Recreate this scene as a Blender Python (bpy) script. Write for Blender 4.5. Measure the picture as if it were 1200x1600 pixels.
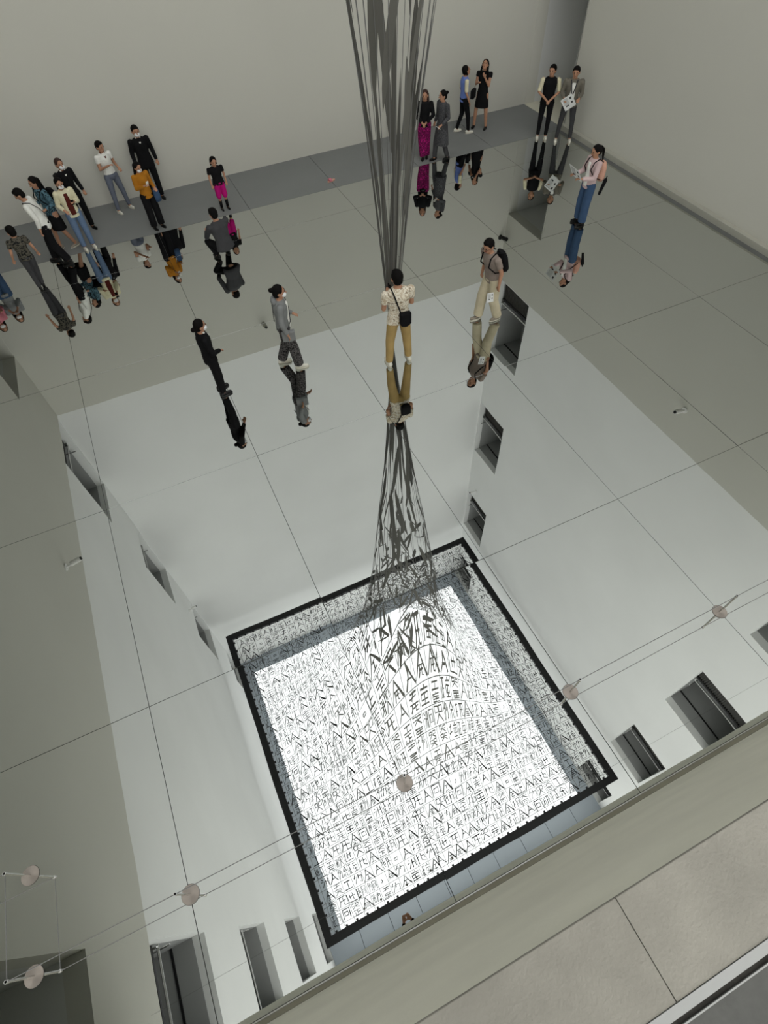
import bpy, math, random
import numpy as np
from mathutils import Vector, Matrix, Quaternion

# ---------------------------------------------------------------- camera, light, exposure
S = bpy.context.scene
C = S.collection
for o in list(bpy.data.objects): bpy.data.objects.remove(o)
PI = math.pi
CAMZ = 7.0
cam = bpy.data.cameras.new('camera'); co = bpy.data.objects.new('camera', cam); C.objects.link(co)
cam.sensor_fit = 'HORIZONTAL'; cam.sensor_width = 36.0; cam.lens = 36.0 * 864.8 / 1200
cam.clip_start = 0.01; cam.clip_end = 200
co.matrix_world = Matrix.Translation((0, 0, CAMZ)) @ (Matrix.Rotation(-0.391188, 4, 'Z') @ Matrix.Rotation(0.612719, 4, 'X') @ Matrix.Rotation(-0.058393, 4, 'Z'))
S.camera = co
W = bpy.data.worlds.new('world'); S.world = W; W.use_nodes = True
W.node_tree.nodes['Background'].inputs[0].default_value = (1.0, 1.0, 0.97, 1)
W.node_tree.nodes['Background'].inputs[1].default_value = 2.0  # fill light for the hall, entering by the opening added behind the camera
CEILING_LIGHT = 1.5          # brightness of the luminous ceiling panel
S.view_settings.view_transform = 'Standard'; S.view_settings.look = 'None'
S.view_settings.exposure = 0.12; S.view_settings.gamma = 1.0; S.view_settings.use_curve_mapping = False

rnd = random.Random(7)

# ---------------------------------------------------------------- materials
def srgb(c):
    return tuple((x / 12.92 if x <= 0.04045 else ((x + 0.055) / 1.055) ** 2.4) for x in c)
_m = {}
def mat(name, col, rough=0.6, metal=0.0, spec=0.3, emit=0.0, noise=None, bump=None):
    """col in sRGB 0..255; noise=(scale, amount) mottles the colour, bump=(scale, strength)"""
    if name in _m: return _m[name]
    m = bpy.data.materials.new(name); m.use_nodes = True; nt = m.node_tree; b = nt.nodes['Principled BSDF']
    c = srgb([v / 255 for v in col]) + (1,)
    b.inputs['Base Color'].default_value = c; b.inputs['Roughness'].default_value = rough
    b.inputs['Metallic'].default_value = metal; b.inputs['Specular IOR Level'].default_value = spec
    if emit:
        b.inputs['Emission Color'].default_value = c; b.inputs['Emission Strength'].default_value = emit
    if noise or bump:
        tc = nt.nodes.new('ShaderNodeTexCoord')
    if noise:
        n = nt.nodes.new('ShaderNodeTexNoise'); n.inputs['Scale'].default_value = noise[0]; n.inputs['Detail'].default_value = 6
        nt.links.new(tc.outputs['Object'], n.inputs['Vector'])
        r = nt.nodes.new('ShaderNodeMapRange'); r.inputs[1].default_value = 0.3; r.inputs[2].default_value = 0.7
        r.inputs[3].default_value = 1 - noise[1]; r.inputs[4].default_value = 1 + noise[1]
        nt.links.new(n.outputs['Fac'], r.inputs[0])
        mx = nt.nodes.new('ShaderNodeVectorMath'); mx.operation = 'SCALE'; mx.inputs[0].default_value = c[:3]
        nt.links.new(r.outputs[0], mx.inputs['Scale']); nt.links.new(mx.outputs[0], b.inputs['Base Color'])
    if bump:
        n2 = nt.nodes.new('ShaderNodeTexNoise'); n2.inputs['Scale'].default_value = bump[0]; n2.inputs['Detail'].default_value = 5
        nt.links.new(tc.outputs['Object'], n2.inputs['Vector'])
        bp = nt.nodes.new('ShaderNodeBump'); bp.inputs['Strength'].default_value = bump[1]; bp.inputs['Distance'].default_value = 0.01
        nt.links.new(n2.outputs['Fac'], bp.inputs['Height']); nt.links.new(bp.outputs[0], b.inputs['Normal'])
    _m[name] = m; return m
def pattern(name, cols, scale=14, rough=0.8, kind='noise'):
    """cloth printed with patches of the given sRGB colours"""
    if name in _m: return _m[name]
    m = bpy.data.materials.new(name); m.use_nodes = True; nt = m.node_tree; b = nt.nodes['Principled BSDF']
    b.inputs['Roughness'].default_value = rough; b.inputs['Specular IOR Level'].default_value = 0.15
    tc = nt.nodes.new('ShaderNodeTexCoord')
    if kind == 'voronoi':
        n = nt.nodes.new('ShaderNodeTexVoronoi'); out = n.outputs['Color']
    else:
        n = nt.nodes.new('ShaderNodeTexNoise'); n.inputs['Detail'].default_value = 4; out = n.outputs['Fac']
    n.inputs['Scale'].default_value = scale
    nt.links.new(tc.outputs['Object'], n.inputs['Vector'])
    r = nt.nodes.new('ShaderNodeValToRGB'); r.color_ramp.interpolation = 'CONSTANT' if kind == 'voronoi' else 'EASE'
    k = len(cols)
    for i, c in enumerate(cols):
        pos = i / k if kind == 'voronoi' else 0.35 + 0.3 * i / max(1, k - 1)
        e = r.color_ramp.elements[i] if i < 2 else r.color_ramp.elements.new(pos)
        e.position = pos; e.color = srgb([v / 255 for v in c]) + (1,)
    nt.links.new(out, r.inputs[0]); nt.links.new(r.outputs[0], b.inputs['Base Color'])
    _m[name] = m; return m

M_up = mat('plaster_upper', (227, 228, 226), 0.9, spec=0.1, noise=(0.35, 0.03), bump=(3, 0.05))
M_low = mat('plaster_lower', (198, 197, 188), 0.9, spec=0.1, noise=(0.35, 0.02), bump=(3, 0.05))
M_par = mat('parapet_plaster', (228, 226, 212), 0.92, spec=0.1, noise=(1.3, 0.06), bump=(40, 0.25))
M_cop = mat('coping_plaster', (150, 147, 138), 0.92, spec=0.1, noise=(5, 0.11), bump=(70, 0.4))
M_nose = mat('nosing_metal', (170, 171, 169), 0.5, spec=0.3)
M_slab = mat('dark_stone', (92, 92, 89), 0.7, noise=(25, 0.08), bump=(60, 0.2))
M_groove = mat('groove_dark', (60, 58, 54), 0.8, noise=(40, 0.3))
M_grey = mat('grey_floor', (121, 123, 122), 0.55, spec=0.3, noise=(1.2, 0.03))
M_dark = mat('joint_dark', (84, 84, 82), 0.8)
M_curb = mat('curb_light', (168, 167, 156), 0.7, noise=(3, 0.05))
M_olive = mat('edge_strip_olive', (146, 143, 128), 0.6, noise=(2, 0.06))
M_gap = mat('curb_dark', (98, 100, 98), 0.6, noise=(3, 0.06))
M_ceil = mat('ceiling_panel', (182, 190, 198), 0.8, spec=0.2)
M_lum = mat('luminous_ceiling', (252, 253, 255), 0.5, emit=CEILING_LIGHT)
M_lum.node_tree.nodes['Principled BSDF'].inputs['Base Color'].default_value = (.3, .3, .3, 1)
M_passlit = mat('passage_lit_tone', (205, 206, 204), 0.85)  # lighter copy of the niche grey, standing in for light ground passages miss
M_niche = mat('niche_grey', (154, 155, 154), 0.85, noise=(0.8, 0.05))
M_cream = mat('passage_floor', (205, 203, 185), 0.7)
M_steel = mat('steel', (205, 205, 202), 0.25, metal=1.0)
M_disc = mat('brushed_steel', (150, 142, 134), 0.42, metal=0.9, noise=(60, 0.05))
_nt = M_disc.node_tree; _b = _nt.nodes['Principled BSDF']; _b.inputs['Anisotropic'].default_value = 0.85
_tg = _nt.nodes.new('ShaderNodeTangent'); _tg.direction_type = 'RADIAL'; _tg.axis = 'Z'; _nt.links.new(_tg.outputs[0], _b.inputs['Tangent'])
M_blackm = mat('black_metal', (26, 26, 27), 0.5)
M_slat = mat('slat_dark', (70, 68, 64), 0.6)
M_ink = mat('ink_sheet', (92, 91, 86), 0.75, spec=0.15)
M_inkbacklit = mat('ink_backlit', (38, 38, 37), 0.8, spec=0.1)  # darker copy of the ink sheet, backlit shade put into its colour
M_thread = mat('net_thread', (104, 104, 102), 0.8)
M_white = mat('white_plastic', (225, 225, 222), 0.4)
def mirror_mat():
    m = bpy.data.materials.new('mirror'); m.use_nodes = True; nt = m.node_tree; b = nt.nodes['Principled BSDF']
    b.inputs['Base Color'].default_value = (0.63, 0.65, 0.632, 1); b.inputs['Metallic'].default_value = 1; b.inputs['Roughness'].default_value = 0.0
    tc = nt.nodes.new('ShaderNodeTexCoord'); n = nt.nodes.new('ShaderNodeTexNoise'); n.inputs['Scale'].default_value = 0.9; n.inputs['Detail'].default_value = 1
    nt.links.new(tc.outputs['Object'], n.inputs['Vector'])
    bp = nt.nodes.new('ShaderNodeBump'); bp.inputs['Strength'].default_value = 1.0; bp.inputs['Distance'].default_value = 0.0012
    nt.links.new(n.outputs['Fac'], bp.inputs['Height']); nt.links.new(bp.outputs[0], b.inputs['Normal'])
    return m
M_mirror = mirror_mat()
M_glass = mat('pane_glass', (150, 156, 156), 0.05, spec=0.5)
M_glass.node_tree.nodes['Principled BSDF'].inputs['Transmission Weight'].default_value = 0.85

# ---------------------------------------------------------------- mesh helpers
class MB:
    def __init__(s): s.v = []; s.f = []
    def add(s, vs, fs):
        n = len(s.v); s.v += [tuple(v) for v in vs]; s.f += [tuple(i + n for i in f) for f in fs]
    def box(s, x0, x1, y0, y1, z0, z1):
        s.add([(x0,y0,z0),(x1,y0,z0),(x1,y1,z0),(x0,y1,z0),(x0,y0,z1),(x1,y0,z1),(x1,y1,z1),(x0,y1,z1)],
              [(0,3,2,1),(4,5,6,7),(0,1,5,4),(1,2,6,5),(2,3,7,6),(3,0,4,7)])
        return s
    def rings(s, rings, cap=True):
        """rings: list of equally long lists of points"""
        n = len(rings[0]); base = len(s.v)
        for r in rings: s.v += [tuple(p) for p in r]
        for i in range(len(rings) - 1):
            for j in range(n):
                a = base + i*n + j; b = base + i*n + (j+1) % n
                s.f.append((a, b, b + n, a + n))
        if cap:
            s.f.append(tuple(base + j for j in reversed(range(n)))); s.f.append(tuple(base + (len(rings)-1)*n + j for j in range(n)))
        return s
    def tube(s, p0, p1, r0, r1=None, n=8, round_=False):
        r1 = r0 if r1 is None else r1
        p0 = Vector(p0); p1 = Vector(p1); d = (p1 - p0); L = d.length
        if L < 1e-6: d = Vector((0, 0, 1)); L = 0
        else: d.normalize()
        u = d.orthogonal().normalized(); w = d.cross(u)
        def ring(c, r): return [c + (u*math.cos(2*PI*k/n) + w*math.sin(2*PI*k/n))*r for k in range(n)]
        rs = []
        if round_:
            for a in (-80, -50, -22): rs.append(ring(p0 + d*r0*math.sin(math.radians(a)), r0*math.cos(math.radians(a))))
        rs.append(ring(p0, r0)); rs.append(ring(p1, r1))
        if round_:
            for a in (22, 50, 80): rs.append(ring(p1 + d*r1*math.sin(math.radians(a)), r1*math.cos(math.radians(a))))
        return s.rings(rs)
    def path(s, pts, r, n=6):
        for a, b in zip(pts, pts[1:]): s.tube(a, b, r, n=n, round_=False)
        return s
    def ell(s, c, r, rot=None, n=12, m=8):
        c = Vector(c); rs = []
        for i in range(1, m):
            a = -PI/2 + PI*i/m; ring = []
            for k in range(n):
                p = Vector((r[0]*math.cos(a)*math.cos(2*PI*k/n), r[1]*math.cos(a)*math.sin(2*PI*k/n), r[2]*math.sin(a)))
                if rot is not None: p = rot @ p
                ring.append(c + p)
            rs.append(ring)
        return s.rings(rs)
    def loft(s, secs, n=16, rot=None):
        """secs: (centre, rx, ry) horizontal ellipses"""
        rs = []
        for c, rx, ry in secs:
            ring = []
            for k in range(n):
                p = Vector((rx*math.cos(2*PI*k/n), ry*math.sin(2*PI*k/n), 0))
                if rot is not None: p = rot @ p
                ring.append(Vector(c) + p)
            rs.append(ring)
        return s.rings(rs)
def obj(name, mb, material, parent=None, label=None, kind=None, smooth=False, data=None):
    if data is None:
        data = bpy.data.meshes.new(name); data.from_pydata(mb.v, [], mb.f); data.materials.append(material)
        if smooth: data.polygons.foreach_set('use_smooth', [True] * len(data.polygons))
        data.update()
    o = bpy.data.objects.new(name, data); C.objects.link(o)
    if parent:
        o.parent = parent
        if parent.type == 'EMPTY' and not parent.get('_local'):
            o.matrix_parent_inverse = Matrix.Translation(-parent.location)
    if label: o['label'] = label
    if kind: o['kind'] = kind
    return o
def empty(name, loc=(0, 0, 0), label=None, cat=None, group=None, kind=None, local=False):
    o = bpy.data.objects.new(name, None); C.objects.link(o); o.location = loc; o.empty_display_size = 0.1
    tag(o, label, cat, group, kind)
    if local: o['_local'] = 1
    return o
def tag(o, label=None, cat=None, group=None, kind=None):
    if label: o['label'] = label
    if cat: o['category'] = cat
    if group: o['group'] = group
    if kind: o['kind'] = kind
    return o

# ---------------------------------------------------------------- the hall
XL, XR, YF, YN = -4.62, 12.45, 16.73, -1.30
H1 = 5.85              # height where the lower wall lining ends
ZC = 30.0              # ceiling
T = 0.35
FARY = (14.65, 16.72); NEARY = (-0.62, 1.52)
LEV = [(0.0, 3.38), (5.95, 9.45), (12.75, 16.25), (20.05, 23.6), (27.3, 29.9)]
MX0, MX1, MY0, MY1 = -4.45, 12.15, -0.23, 14.6    # mirror floor
# floor: dark bed, mirror panels, grey strip panels
bed = obj('floor', MB().box(XL - 0.3, XR + 0.05, YN, YF + 0.05, -0.30, -0.035), M_dark, kind='structure')
xs = [MX0, -2.04, 0.457, 2.82, 5.215, 7.64, 10.0, MX1]; ys = [MY0, 3.16, 6.55, 9.94, 13.33, MY1]
tilts = {(2, 0): (0.0, 0.0030), (1, 1): (0.0012, 0.0006), (2, 1): (-0.0004, -0.0010), (1, 0): (0.0, -0.0012), (2, 2): (0.0008, 0.0006), (4, 1): (0.0012, 0.0), (5, 1): (-0.0006, 0.0008)}
g = 0.003
for i in range(len(xs) - 1):
    for j in range(len(ys) - 1):
        hx = (xs[i+1] - xs[i]) / 2 - g; hy = (ys[j+1] - ys[j]) / 2 - g
        # one thin bevelled sheet of mirror, a touch out of level like its neighbours
        mb = MB(); b_ = 0.0006
        mb.rings([[(-hx, -hy, -0.02), (hx, -hy, -0.02), (hx, hy, -0.02), (-hx, hy, -0.02)],
                  [(-hx, -hy, -b_), (hx, -hy, -b_), (hx, hy, -b_), (-hx, hy, -b_)],
                  [(-hx + b_, -hy + b_, 0), (hx - b_, -hy + b_, 0), (hx - b_, hy - b_, 0), (-hx + b_, hy - b_, 0)]])
        o = obj('mirror_panel', mb, M_mirror, bed)
        o.location = ((xs[i] + xs[i+1]) / 2, (ys[j] + ys[j+1]) / 2, 0)
        tx, ty = tilts.get((i, j), (rnd.uniform(-.0005, .0005), rnd.uniform(-.0005, .0005)))
        o.rotation_euler = (tx, ty, 0)
gx = [XL, -2.04, 0.457, 2.82, 5.215, 7.64, 10.0, XR]
for i in range(len(gx) - 1):
    obj('grey_floor_panel', MB().box(gx[i] + .005, gx[i+1] - .005, MY1 + .004, YF, -0.03, 0.001), M_grey, bed)
obj('edge_trim', MB().box(XL, XR, MY0 - 0.014, MY0 - 0.002, -0.03, 0.006), M_steel, bed)
obj('edge_strip', MB().box(XL, XR, -0.29, MY0 - 0.016, -0.03, 0.0), M_olive, bed)
obj('edge_strip', MB().box(MX1 + .004, 12.30, MY0, MY1 + 0.1, -0.03, -0.002), M_gap, bed)
obj('baseboard_right', MB().box(12.30, XR, -0.29, 14.62, -0.03, 0.13), M_curb, kind='structure')
obj('baseboard_left', MB().box(XL - .02, MX0 - .005, -0.29, 14.62, -0.03, 0.10), M_curb, kind='structure')

# walls made round the openings; the lining stands proud of the wall above it by STEP
STEP = 0.07
def side_wall(name, side):
    low, up = MB(), MB()
    s = 1 if side == 'right' else -1
    x = XR if side == 'right' else XL
    def seg(mb, y0, y1, z0, z1, off):
        a, b = x + s*off, x + s*T
        mb.box(min(a, b), max(a, b), y0, y1, z0, z1)
    ycols = [YN - 1.0, NEARY[0], NEARY[1], FARY[0], FARY[1], YF + T]
    for (y0, y1) in ((ycols[0], ycols[1]), (ycols[2], ycols[3]), (ycols[4], ycols[5])):
        seg(low, y0, y1, 0, H1, 0); seg(up, y0, y1, H1, ZC + .3, STEP)
    for (y0, y1) in (NEARY, FARY):
        seg(low, y0, y1, LEV[0][1], H1, 0)
        z = H1
        for (a, b) in LEV[1:]:
            seg(up, y0, y1, z, a, STEP); z = b
        seg(up, y0, y1, z, ZC + .3, STEP)
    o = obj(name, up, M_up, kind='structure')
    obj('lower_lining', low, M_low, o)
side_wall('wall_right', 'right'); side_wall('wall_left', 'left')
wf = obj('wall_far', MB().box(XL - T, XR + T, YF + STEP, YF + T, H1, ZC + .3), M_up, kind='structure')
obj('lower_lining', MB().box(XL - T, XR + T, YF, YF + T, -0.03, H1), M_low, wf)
wnr = obj('wall_near', MB().box(XL - T, XR + T, YN - T, YN, 0, 4.9).box(XL - T, XR + T, YN - T, YN, 29.2, ZC + .3), M_up, kind='structure')
# unseen opening added behind the camera to let in fill light, with slim bars
for k in range(7):
    xm = XL + (XR - XL) * k / 6
    obj('fill_opening_mullion', MB().box(xm - .06, xm + .06, YN - .2, YN - .08, 4.9, 29.2), M_blackm, wnr)
for zz in (9.7, 14.6, 19.4, 24.3):
    obj('fill_opening_transom', MB().box(XL, XR, YN - .19, YN - .09, zz - .05, zz + .05), M_blackm, wnr)
# ceiling: grey margin panels with seams round a luminous field
LX0, LX1, LY0, LY1 = -3.85, 11.72, -0.05, 15.85
ce = obj('ceiling', MB().box(XL - T, XR + T, YN - T, YF + T, ZC + .16, ZC + .3), M_ceil, kind='structure')
def strip(x0, x1, y0, y1, along, n):
    for k in range(n):
        if along == 'x': a = (x0 + (x1-x0)*k/n + .012, x0 + (x1-x0)*(k+1)/n - .012, y0, y1)
        else: a = (x0, x1, y0 + (y1-y0)*k/n + .012, y0 + (y1-y0)*(k+1)/n - .012)
        obj('ceiling_panel', MB().box(*a, ZC, ZC + .08), M_ceil, ce)
strip(XL - .07, XR + .07, YN, LY0, 'x', 10); strip(XL - .07, XR + .07, LY1, YF + .07, 'x', 10)
strip(XL - .07, LX0, LY0, LY1, 'y', 10); strip(LX1, XR + .07, LY0, LY1, 'y', 10)
obj('luminous_panel', MB().box(LX0, LX1, LY0, LY1, ZC + .03, ZC + .1), M_lum, ce)
obj('seam_strip', MB().box(XL - .07, XR + .07, YN, YF, ZC + .105, ZC + .13), M_blackm, ce)

# openings on five levels beside the far corner and the near corner of both side walls
wn = [0, 0]
def opening(side, yr, lev):
    s = 1 if side == 'right' else -1
    x = XR if side == 'right' else XL
    y0, y1 = yr; z0, z1 = LEV[lev]
    off = 0 if lev == 0 else STEP
    D = 1.7
    xa, xb = x + s*off, x + s*D
    X = lambda a, b: (min(x + s*a, x + s*b), max(x + s*a, x + s*b))
    if lev == 0: wn[0] += 1; nm = 'door_%d' % wn[0]
    else: wn[1] += 1; nm = 'window_%d' % wn[1]
    e = empty(nm, (x, (y0+y1)/2, z0), kind='structure')
    sh = MB()
    w = 0.12
    sh.box(*X(T, D), y0 - w, y0, z0 - .1, z1 + .1); sh.box(*X(T, D), y1, y1 + w, z0 - .1, z1 + .1)
    sh.box(*X(D, D + .1), y0 - w, y1 + w, z0 - .1, z1 + .1)
    sh.box(*X(T, D), y0, y1, z1, z1 + .1)
    obj('passage_wall', sh, M_niche if lev else M_passlit, e)
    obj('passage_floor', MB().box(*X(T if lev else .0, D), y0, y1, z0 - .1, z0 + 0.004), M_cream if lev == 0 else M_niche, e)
    if lev == 0:
        obj('jamb_trim', MB().box(*X(.0, T), y0 - .0, y0 + .03, z0, z1), M_steel, e)
        return
    # ceiling trim, dark slot and bright track inside the head of the opening
    obj('head_slot', MB().box(*X(off + .75, off + .80), y0, y1, z1 - .03, z1 + .0), M_blackm, e)
    # balustrade: steel top rail on dark lower rail, glass and fine vertical slats behind
    zt = z0 + 1.12
    obj('handrail', MB().tube((x + s*(off + .22), y0 + .04, zt), (x + s*(off + .22), y1 - .04, zt), .028, n=10), M_steel, e)
    obj('lower_rail', MB().box(*X(off + .30, off + .38), y0, y1, zt - .16, zt - .06), M_blackm, e)
    for yy in (y0 + .06, y1 - .09):
        obj('rail_bracket', MB().box(*X(off + .2, off + .36), yy, yy + .03, zt - .14, zt + .01), M_steel, e)
    mb = MB(); n = 26
    for k in range(n):
        yy = y0 + .06 + (y1 - y0 - .12) * k / (n - 1)
        mb.box(*X(off + .32, off + .35), yy - .012, yy + .012, z0 + .004, zt - .16)
    obj('slats', mb, M_slat, e, kind='stuff')
    obj('slat_backing', MB().box(*X(off + .37, off + .39), y0, y1, z0 + .004, zt - .16), M_dark, e)
    obj('side_rail', MB().tube((x + s*(off + .1), y1 - .1, zt + .35), (x + s*(off + .75), y1 - .1, zt + .35), .02, n=8), M_steel, e)
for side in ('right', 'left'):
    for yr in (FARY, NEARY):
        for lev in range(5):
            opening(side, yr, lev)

# parapet and gallery the photograph is taken from
PZ = 4.70
pa = obj('parapet', MB().box(XL - .02, XR + .02, -0.575, -0.292, 0.0, PZ - .03), M_par, kind='structure')
xx = [XL, -2.2, 0.64, 3.1, 5.6, 8.1, 10.4, XR]
for a, b in zip(xx, xx[1:]):
    mb = MB(); q = .002
    mb.rings([[(a+.0012,-.585,PZ-.03),(b-.0012,-.585,PZ-.03),(b-.0012,-.292,PZ-.03),(a+.0012,-.292,PZ-.03)],
              [(a+.0012,-.585,PZ-q),(b-.0012,-.585,PZ-q),(b-.0012,-.292,PZ-q),(a+.0012,-.292,PZ-q)],
              [(a+.0012+q/3,-.585,PZ),(b-.0012-q/3,-.585,PZ),(b-.0012-q/3,-.292-q,PZ),(a+.0012+q/3,-.292-q,PZ)]])
    obj('coping_slab', mb, M_cop, pa)
obj('nosing', MB().box(XL, XR, -.615, -.587, PZ - .2, PZ + .004), M_nose, pa)
obj('groove', MB().box(XL, XR, -.632, -.6155, PZ - .2, PZ - .012), M_groove, pa)
gf = obj('gallery_floor', MB().box(XL, XR, YN, -.6325, PZ - .2, PZ - .005), M_slab, kind='structure')
obj('gallery_edge', MB().box(XL, XR, -.637, -.6326, PZ - .006, PZ + .001), M_nose, gf)

# ---------------------------------------------------------------- hanging text net with its funnel
NET = 24.0
FX0, FX1, FY0, FY1 = -4.03, 12.03, -0.08, 16.0
C1 = np.array([3.95, 8.0]); C0 = np.array([3.71, 8.06])
RZ = [(0, .02), (.6, .06), (1.2, .12), (1.9, .19), (2.8, .27), (3.7, .36), (4.5, .46), (5.2, .56), (6, .66), (7.4, .82), (9.4, 1.07), (11, 1.32), (12.5, 1.62), (14.5, 2.1), (16.5, 2.6), (18.3, 3.15), (20.2, 3.9), (21.7, 4.8), (22.9, 5.9), (23.6, 7.0), (24, 8.2), (24, 12)]
Zs = np.array([a for a, b in RZ], float); Rs = np.array([b for a, b in RZ])
def z_of(r): return float(np.interp(r, Rs, Zs))
def r_of(z): return float(np.interp(z, Zs[:-1], Rs[:-1]))
def axis(z):
    t = min(1.0, max(0.0, z / 14.0)); return C0 * (1 - t) + C1 * t
def surf(p):
    d = np.array(p) - C1; z = z_of(float(np.hypot(*d))); a = axis(z)
    return (a[0] + d[0], a[1] + d[1], max(z, 0.015))
net = empty('text_net', (float(C0[0]), float(C0[1]), 0), 'net of black brush characters under the ceiling, drawn down in a funnel to the floor', 'artwork')
fr = MB(); fw = .34
fr.box(FX0, FX1, FY0, FY0 + fw, NET - .06, NET + .12); fr.box(FX0, FX1, FY1 - fw, FY1, NET - .06, NET + .12)
fr.box(FX0, FX0 + fw, FY0 + fw, FY1 - fw, NET - .06, NET + .12); fr.box(FX1 - fw, FX1, FY0 + fw, FY1 - fw, NET - .06, NET + .12)
obj('frame', fr, M_blackm, net, label='square black border frame of the net')
fr = MB()
for sx in (FX0 + .1, FX1 - .1):
    for sy in (FY0 + .1, FY1 - .1): obj('hanger', MB().tube((sx, sy, NET + .12), (sx, sy, ZC), .012, n=6), M_blackm, net)
ix0, ix1, iy0, iy1 = FX0 + fw, FX1 - fw, FY0 + fw, FY1 - fw
clipmesh = None
n = 30
for k in range(n):
    t = (k + .5) / n
    for (cx, cy) in ((ix0 + (ix1-ix0)*t, iy0 + .03), (ix0 + (ix1-ix0)*t, iy1 - .03), (ix0 + .03, iy0 + (iy1-iy0)*t), (ix1 - .03, iy0 + (iy1-iy0)*t)):
        if clipmesh is None:
            o = obj('clip', MB().box(-.05, .05, -.05, .05, -.03, .03), M_blackm, net); clipmesh = o.data; o.matrix_parent_inverse = Matrix.Translation(-net.location)
        else: o = obj('clip', None, None, net, data=clipmesh)
        o.location = (cx, cy, NET)

def ribbon(mb, pts, w0, w1, step=.16):
    """a brush stroke in plan, laid on the drawn-down surface"""
    pl = []
    for (a, b) in zip(pts, pts[1:]):
        a = np.array(a); b = np.array(b)
        d3 = np.linalg.norm(np.array(surf(a)) - np.array(surf(b))); k = max(1, min(10, int(d3 / step / 2.2)))
        for i in range(k): pl.append(a + (b - a) * i / k)
    pl.append(np.array(pts[-1])); N = len(pl); base = len(mb.v)
    for i, p in enumerate(pl):
        d = pl[min(i+1, N-1)] - pl[max(i-1, 0)]; L = np.hypot(*d) or 1; nrm = np.array([-d[1], d[0]]) / L
        t = i / (N - 1); w = (w0 + (w1 - w0) * t) / 2
        mb.v.append(surf(p + nrm*w)); mb.v.append(surf(p - nrm*w))
    for i in range(N - 1):
        q = base + 2*i; mb.f.append((q, q+1, q+3, q+2))
# invented brush glyphs: strokes in a unit cell
GL = {
 'a': [[(.48,.95),(.4,.5),(.1,.05)], [(.5,.85),(.7,.5),(.98,.1)], [(.3,.42),(.68,.42)]],
 'b': [[(.1,.9),(.9,.9)], [(.5,.9),(.5,.1)], [(.5,.5),(.85,.5)], [(.2,.55),(.2,.1)], [(.05,.08),(.95,.08)]],
 'c': [[(.1,.9),(.1,.05)], [(.1,.9),(.9,.9),(.9,.05)], [(.3,.65),(.7,.65),(.7,.3),(.3,.3),(.3,.65)]],
 'd': [[(.15,.85),(.85,.85)], [(.5,.85),(.5,.15)], [(.05,.12),(.95,.12)]],
 'e': [[(.3,.95),(.1,.6)], [(.05,.7),(.45,.7),(.15,.1)], [(.6,.9),(.55,.5)], [(.55,.7),(.95,.7),(.9,.1),(.75,.2)]],
 'f': [[(.05,.85),(.95,.85)], [(.3,.85),(.25,.4),(.05,.05)], [(.62,.85),(.62,.1),(.95,.1)], [(.3,.5),(.9,.5)]],
 'g': [[(.5,.98),(.5,.85)], [(.1,.8),(.9,.8)], [(.15,.6),(.85,.6),(.85,.3),(.15,.3),(.15,.6)], [(.1,.08),(.9,.08)], [(.5,.6),(.5,.08)]],
 'h': [[(.15,.95),(.15,.05)], [(.15,.6),(.4,.75)], [(.55,.95),(.55,.3),(.95,.15)], [(.55,.65),(.9,.65),(.9,.4)]],
 'i': [[(.2,.9),(.35,.75)], [(.1,.6),(.5,.6),(.2,.1)], [(.6,.9),(.6,.1)], [(.6,.55),(.95,.55)], [(.9,.9),(.92,.1)]],
 'j': [[(.5,.95),(.1,.55)], [(.5,.95),(.9,.55)], [(.25,.55),(.75,.55)], [(.5,.7),(.5,.05)], [(.25,.4),(.15,.1)], [(.75,.4),(.88,.08)]],
 'k': [[(.35,.55),(.65,.55),(.65,.35),(.35,.35),(.35,.55)]],
 'l': [[(.5,.6),(.55,.45),(.42,.3)]],
 'm': [[(.05,.95),(.05,.1),(.95,.1)], [(.35,.85),(.35,.3)], [(.65,.9),(.65,.3)], [(.2,.6),(.85,.65)]],
 'n': [[(.1,.95),(.45,.95),(.45,.6),(.1,.6),(.1,.95)], [(.55,.95),(.9,.95),(.9,.6),(.55,.6),(.55,.95)], [(.5,.55),(.1,.05)], [(.5,.5),(.9,.05)]],
 'o': [[(.2,.75),(.9,.8)], [(.1,.35),(.8,.45)], [(.6,.9),(.3,.1)]],
}
KEYS = 'aaaaabbccdeefffgghiijjmmnnokl'
P = 0.5
cells = []
nx = int((ix1 - ix0 - .3) / P); ny = int((iy1 - iy0 - .3) / P)
for a in range(nx):
    for b in range(ny):
        cx = ix0 + .18 + (a + .5) * (ix1 - ix0 - .36) / nx; cy = iy0 + .18 + (b + .5) * (iy1 - iy0 - .36) / ny
        r = math.hypot(cx - C1[0], cy - C1[1])
        if r < 1.1: continue
        cells.append((r, cx, cy))
cells.sort()
rest = MB()
def compound():
    """one brush character: a simple glyph, or two components set side by side, stacked or under a roof"""
    q = rnd.random()
    if q < .34: return [(st, 1) for st in GL[rnd.choice(KEYS)]]
    def put(key, x0, y0, w, h): return [([(x0 + u*w, y0 + v*h) for u, v in st], .8) for st in GL[key]]
    if q < .62: return put(rnd.choice('hiemob'), 0, 0, .42, 1) + put(rnd.choice('cgfnbje'), .48, 0, .52, 1)
    if q < .80: return put(rnd.choice('dno'), .05, .55, .9, .45) + put(rnd.choice('cgfbn'), .05, 0, .9, .5)
    return [([(.48, 1), (.3, .6), (.0, .02)], 1), ([(.5, .95), (.72, .55), (1.05, .02)], 1.5)] + put(rnd.choice('bcgdf'), .24, .05, .5, .55)
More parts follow.
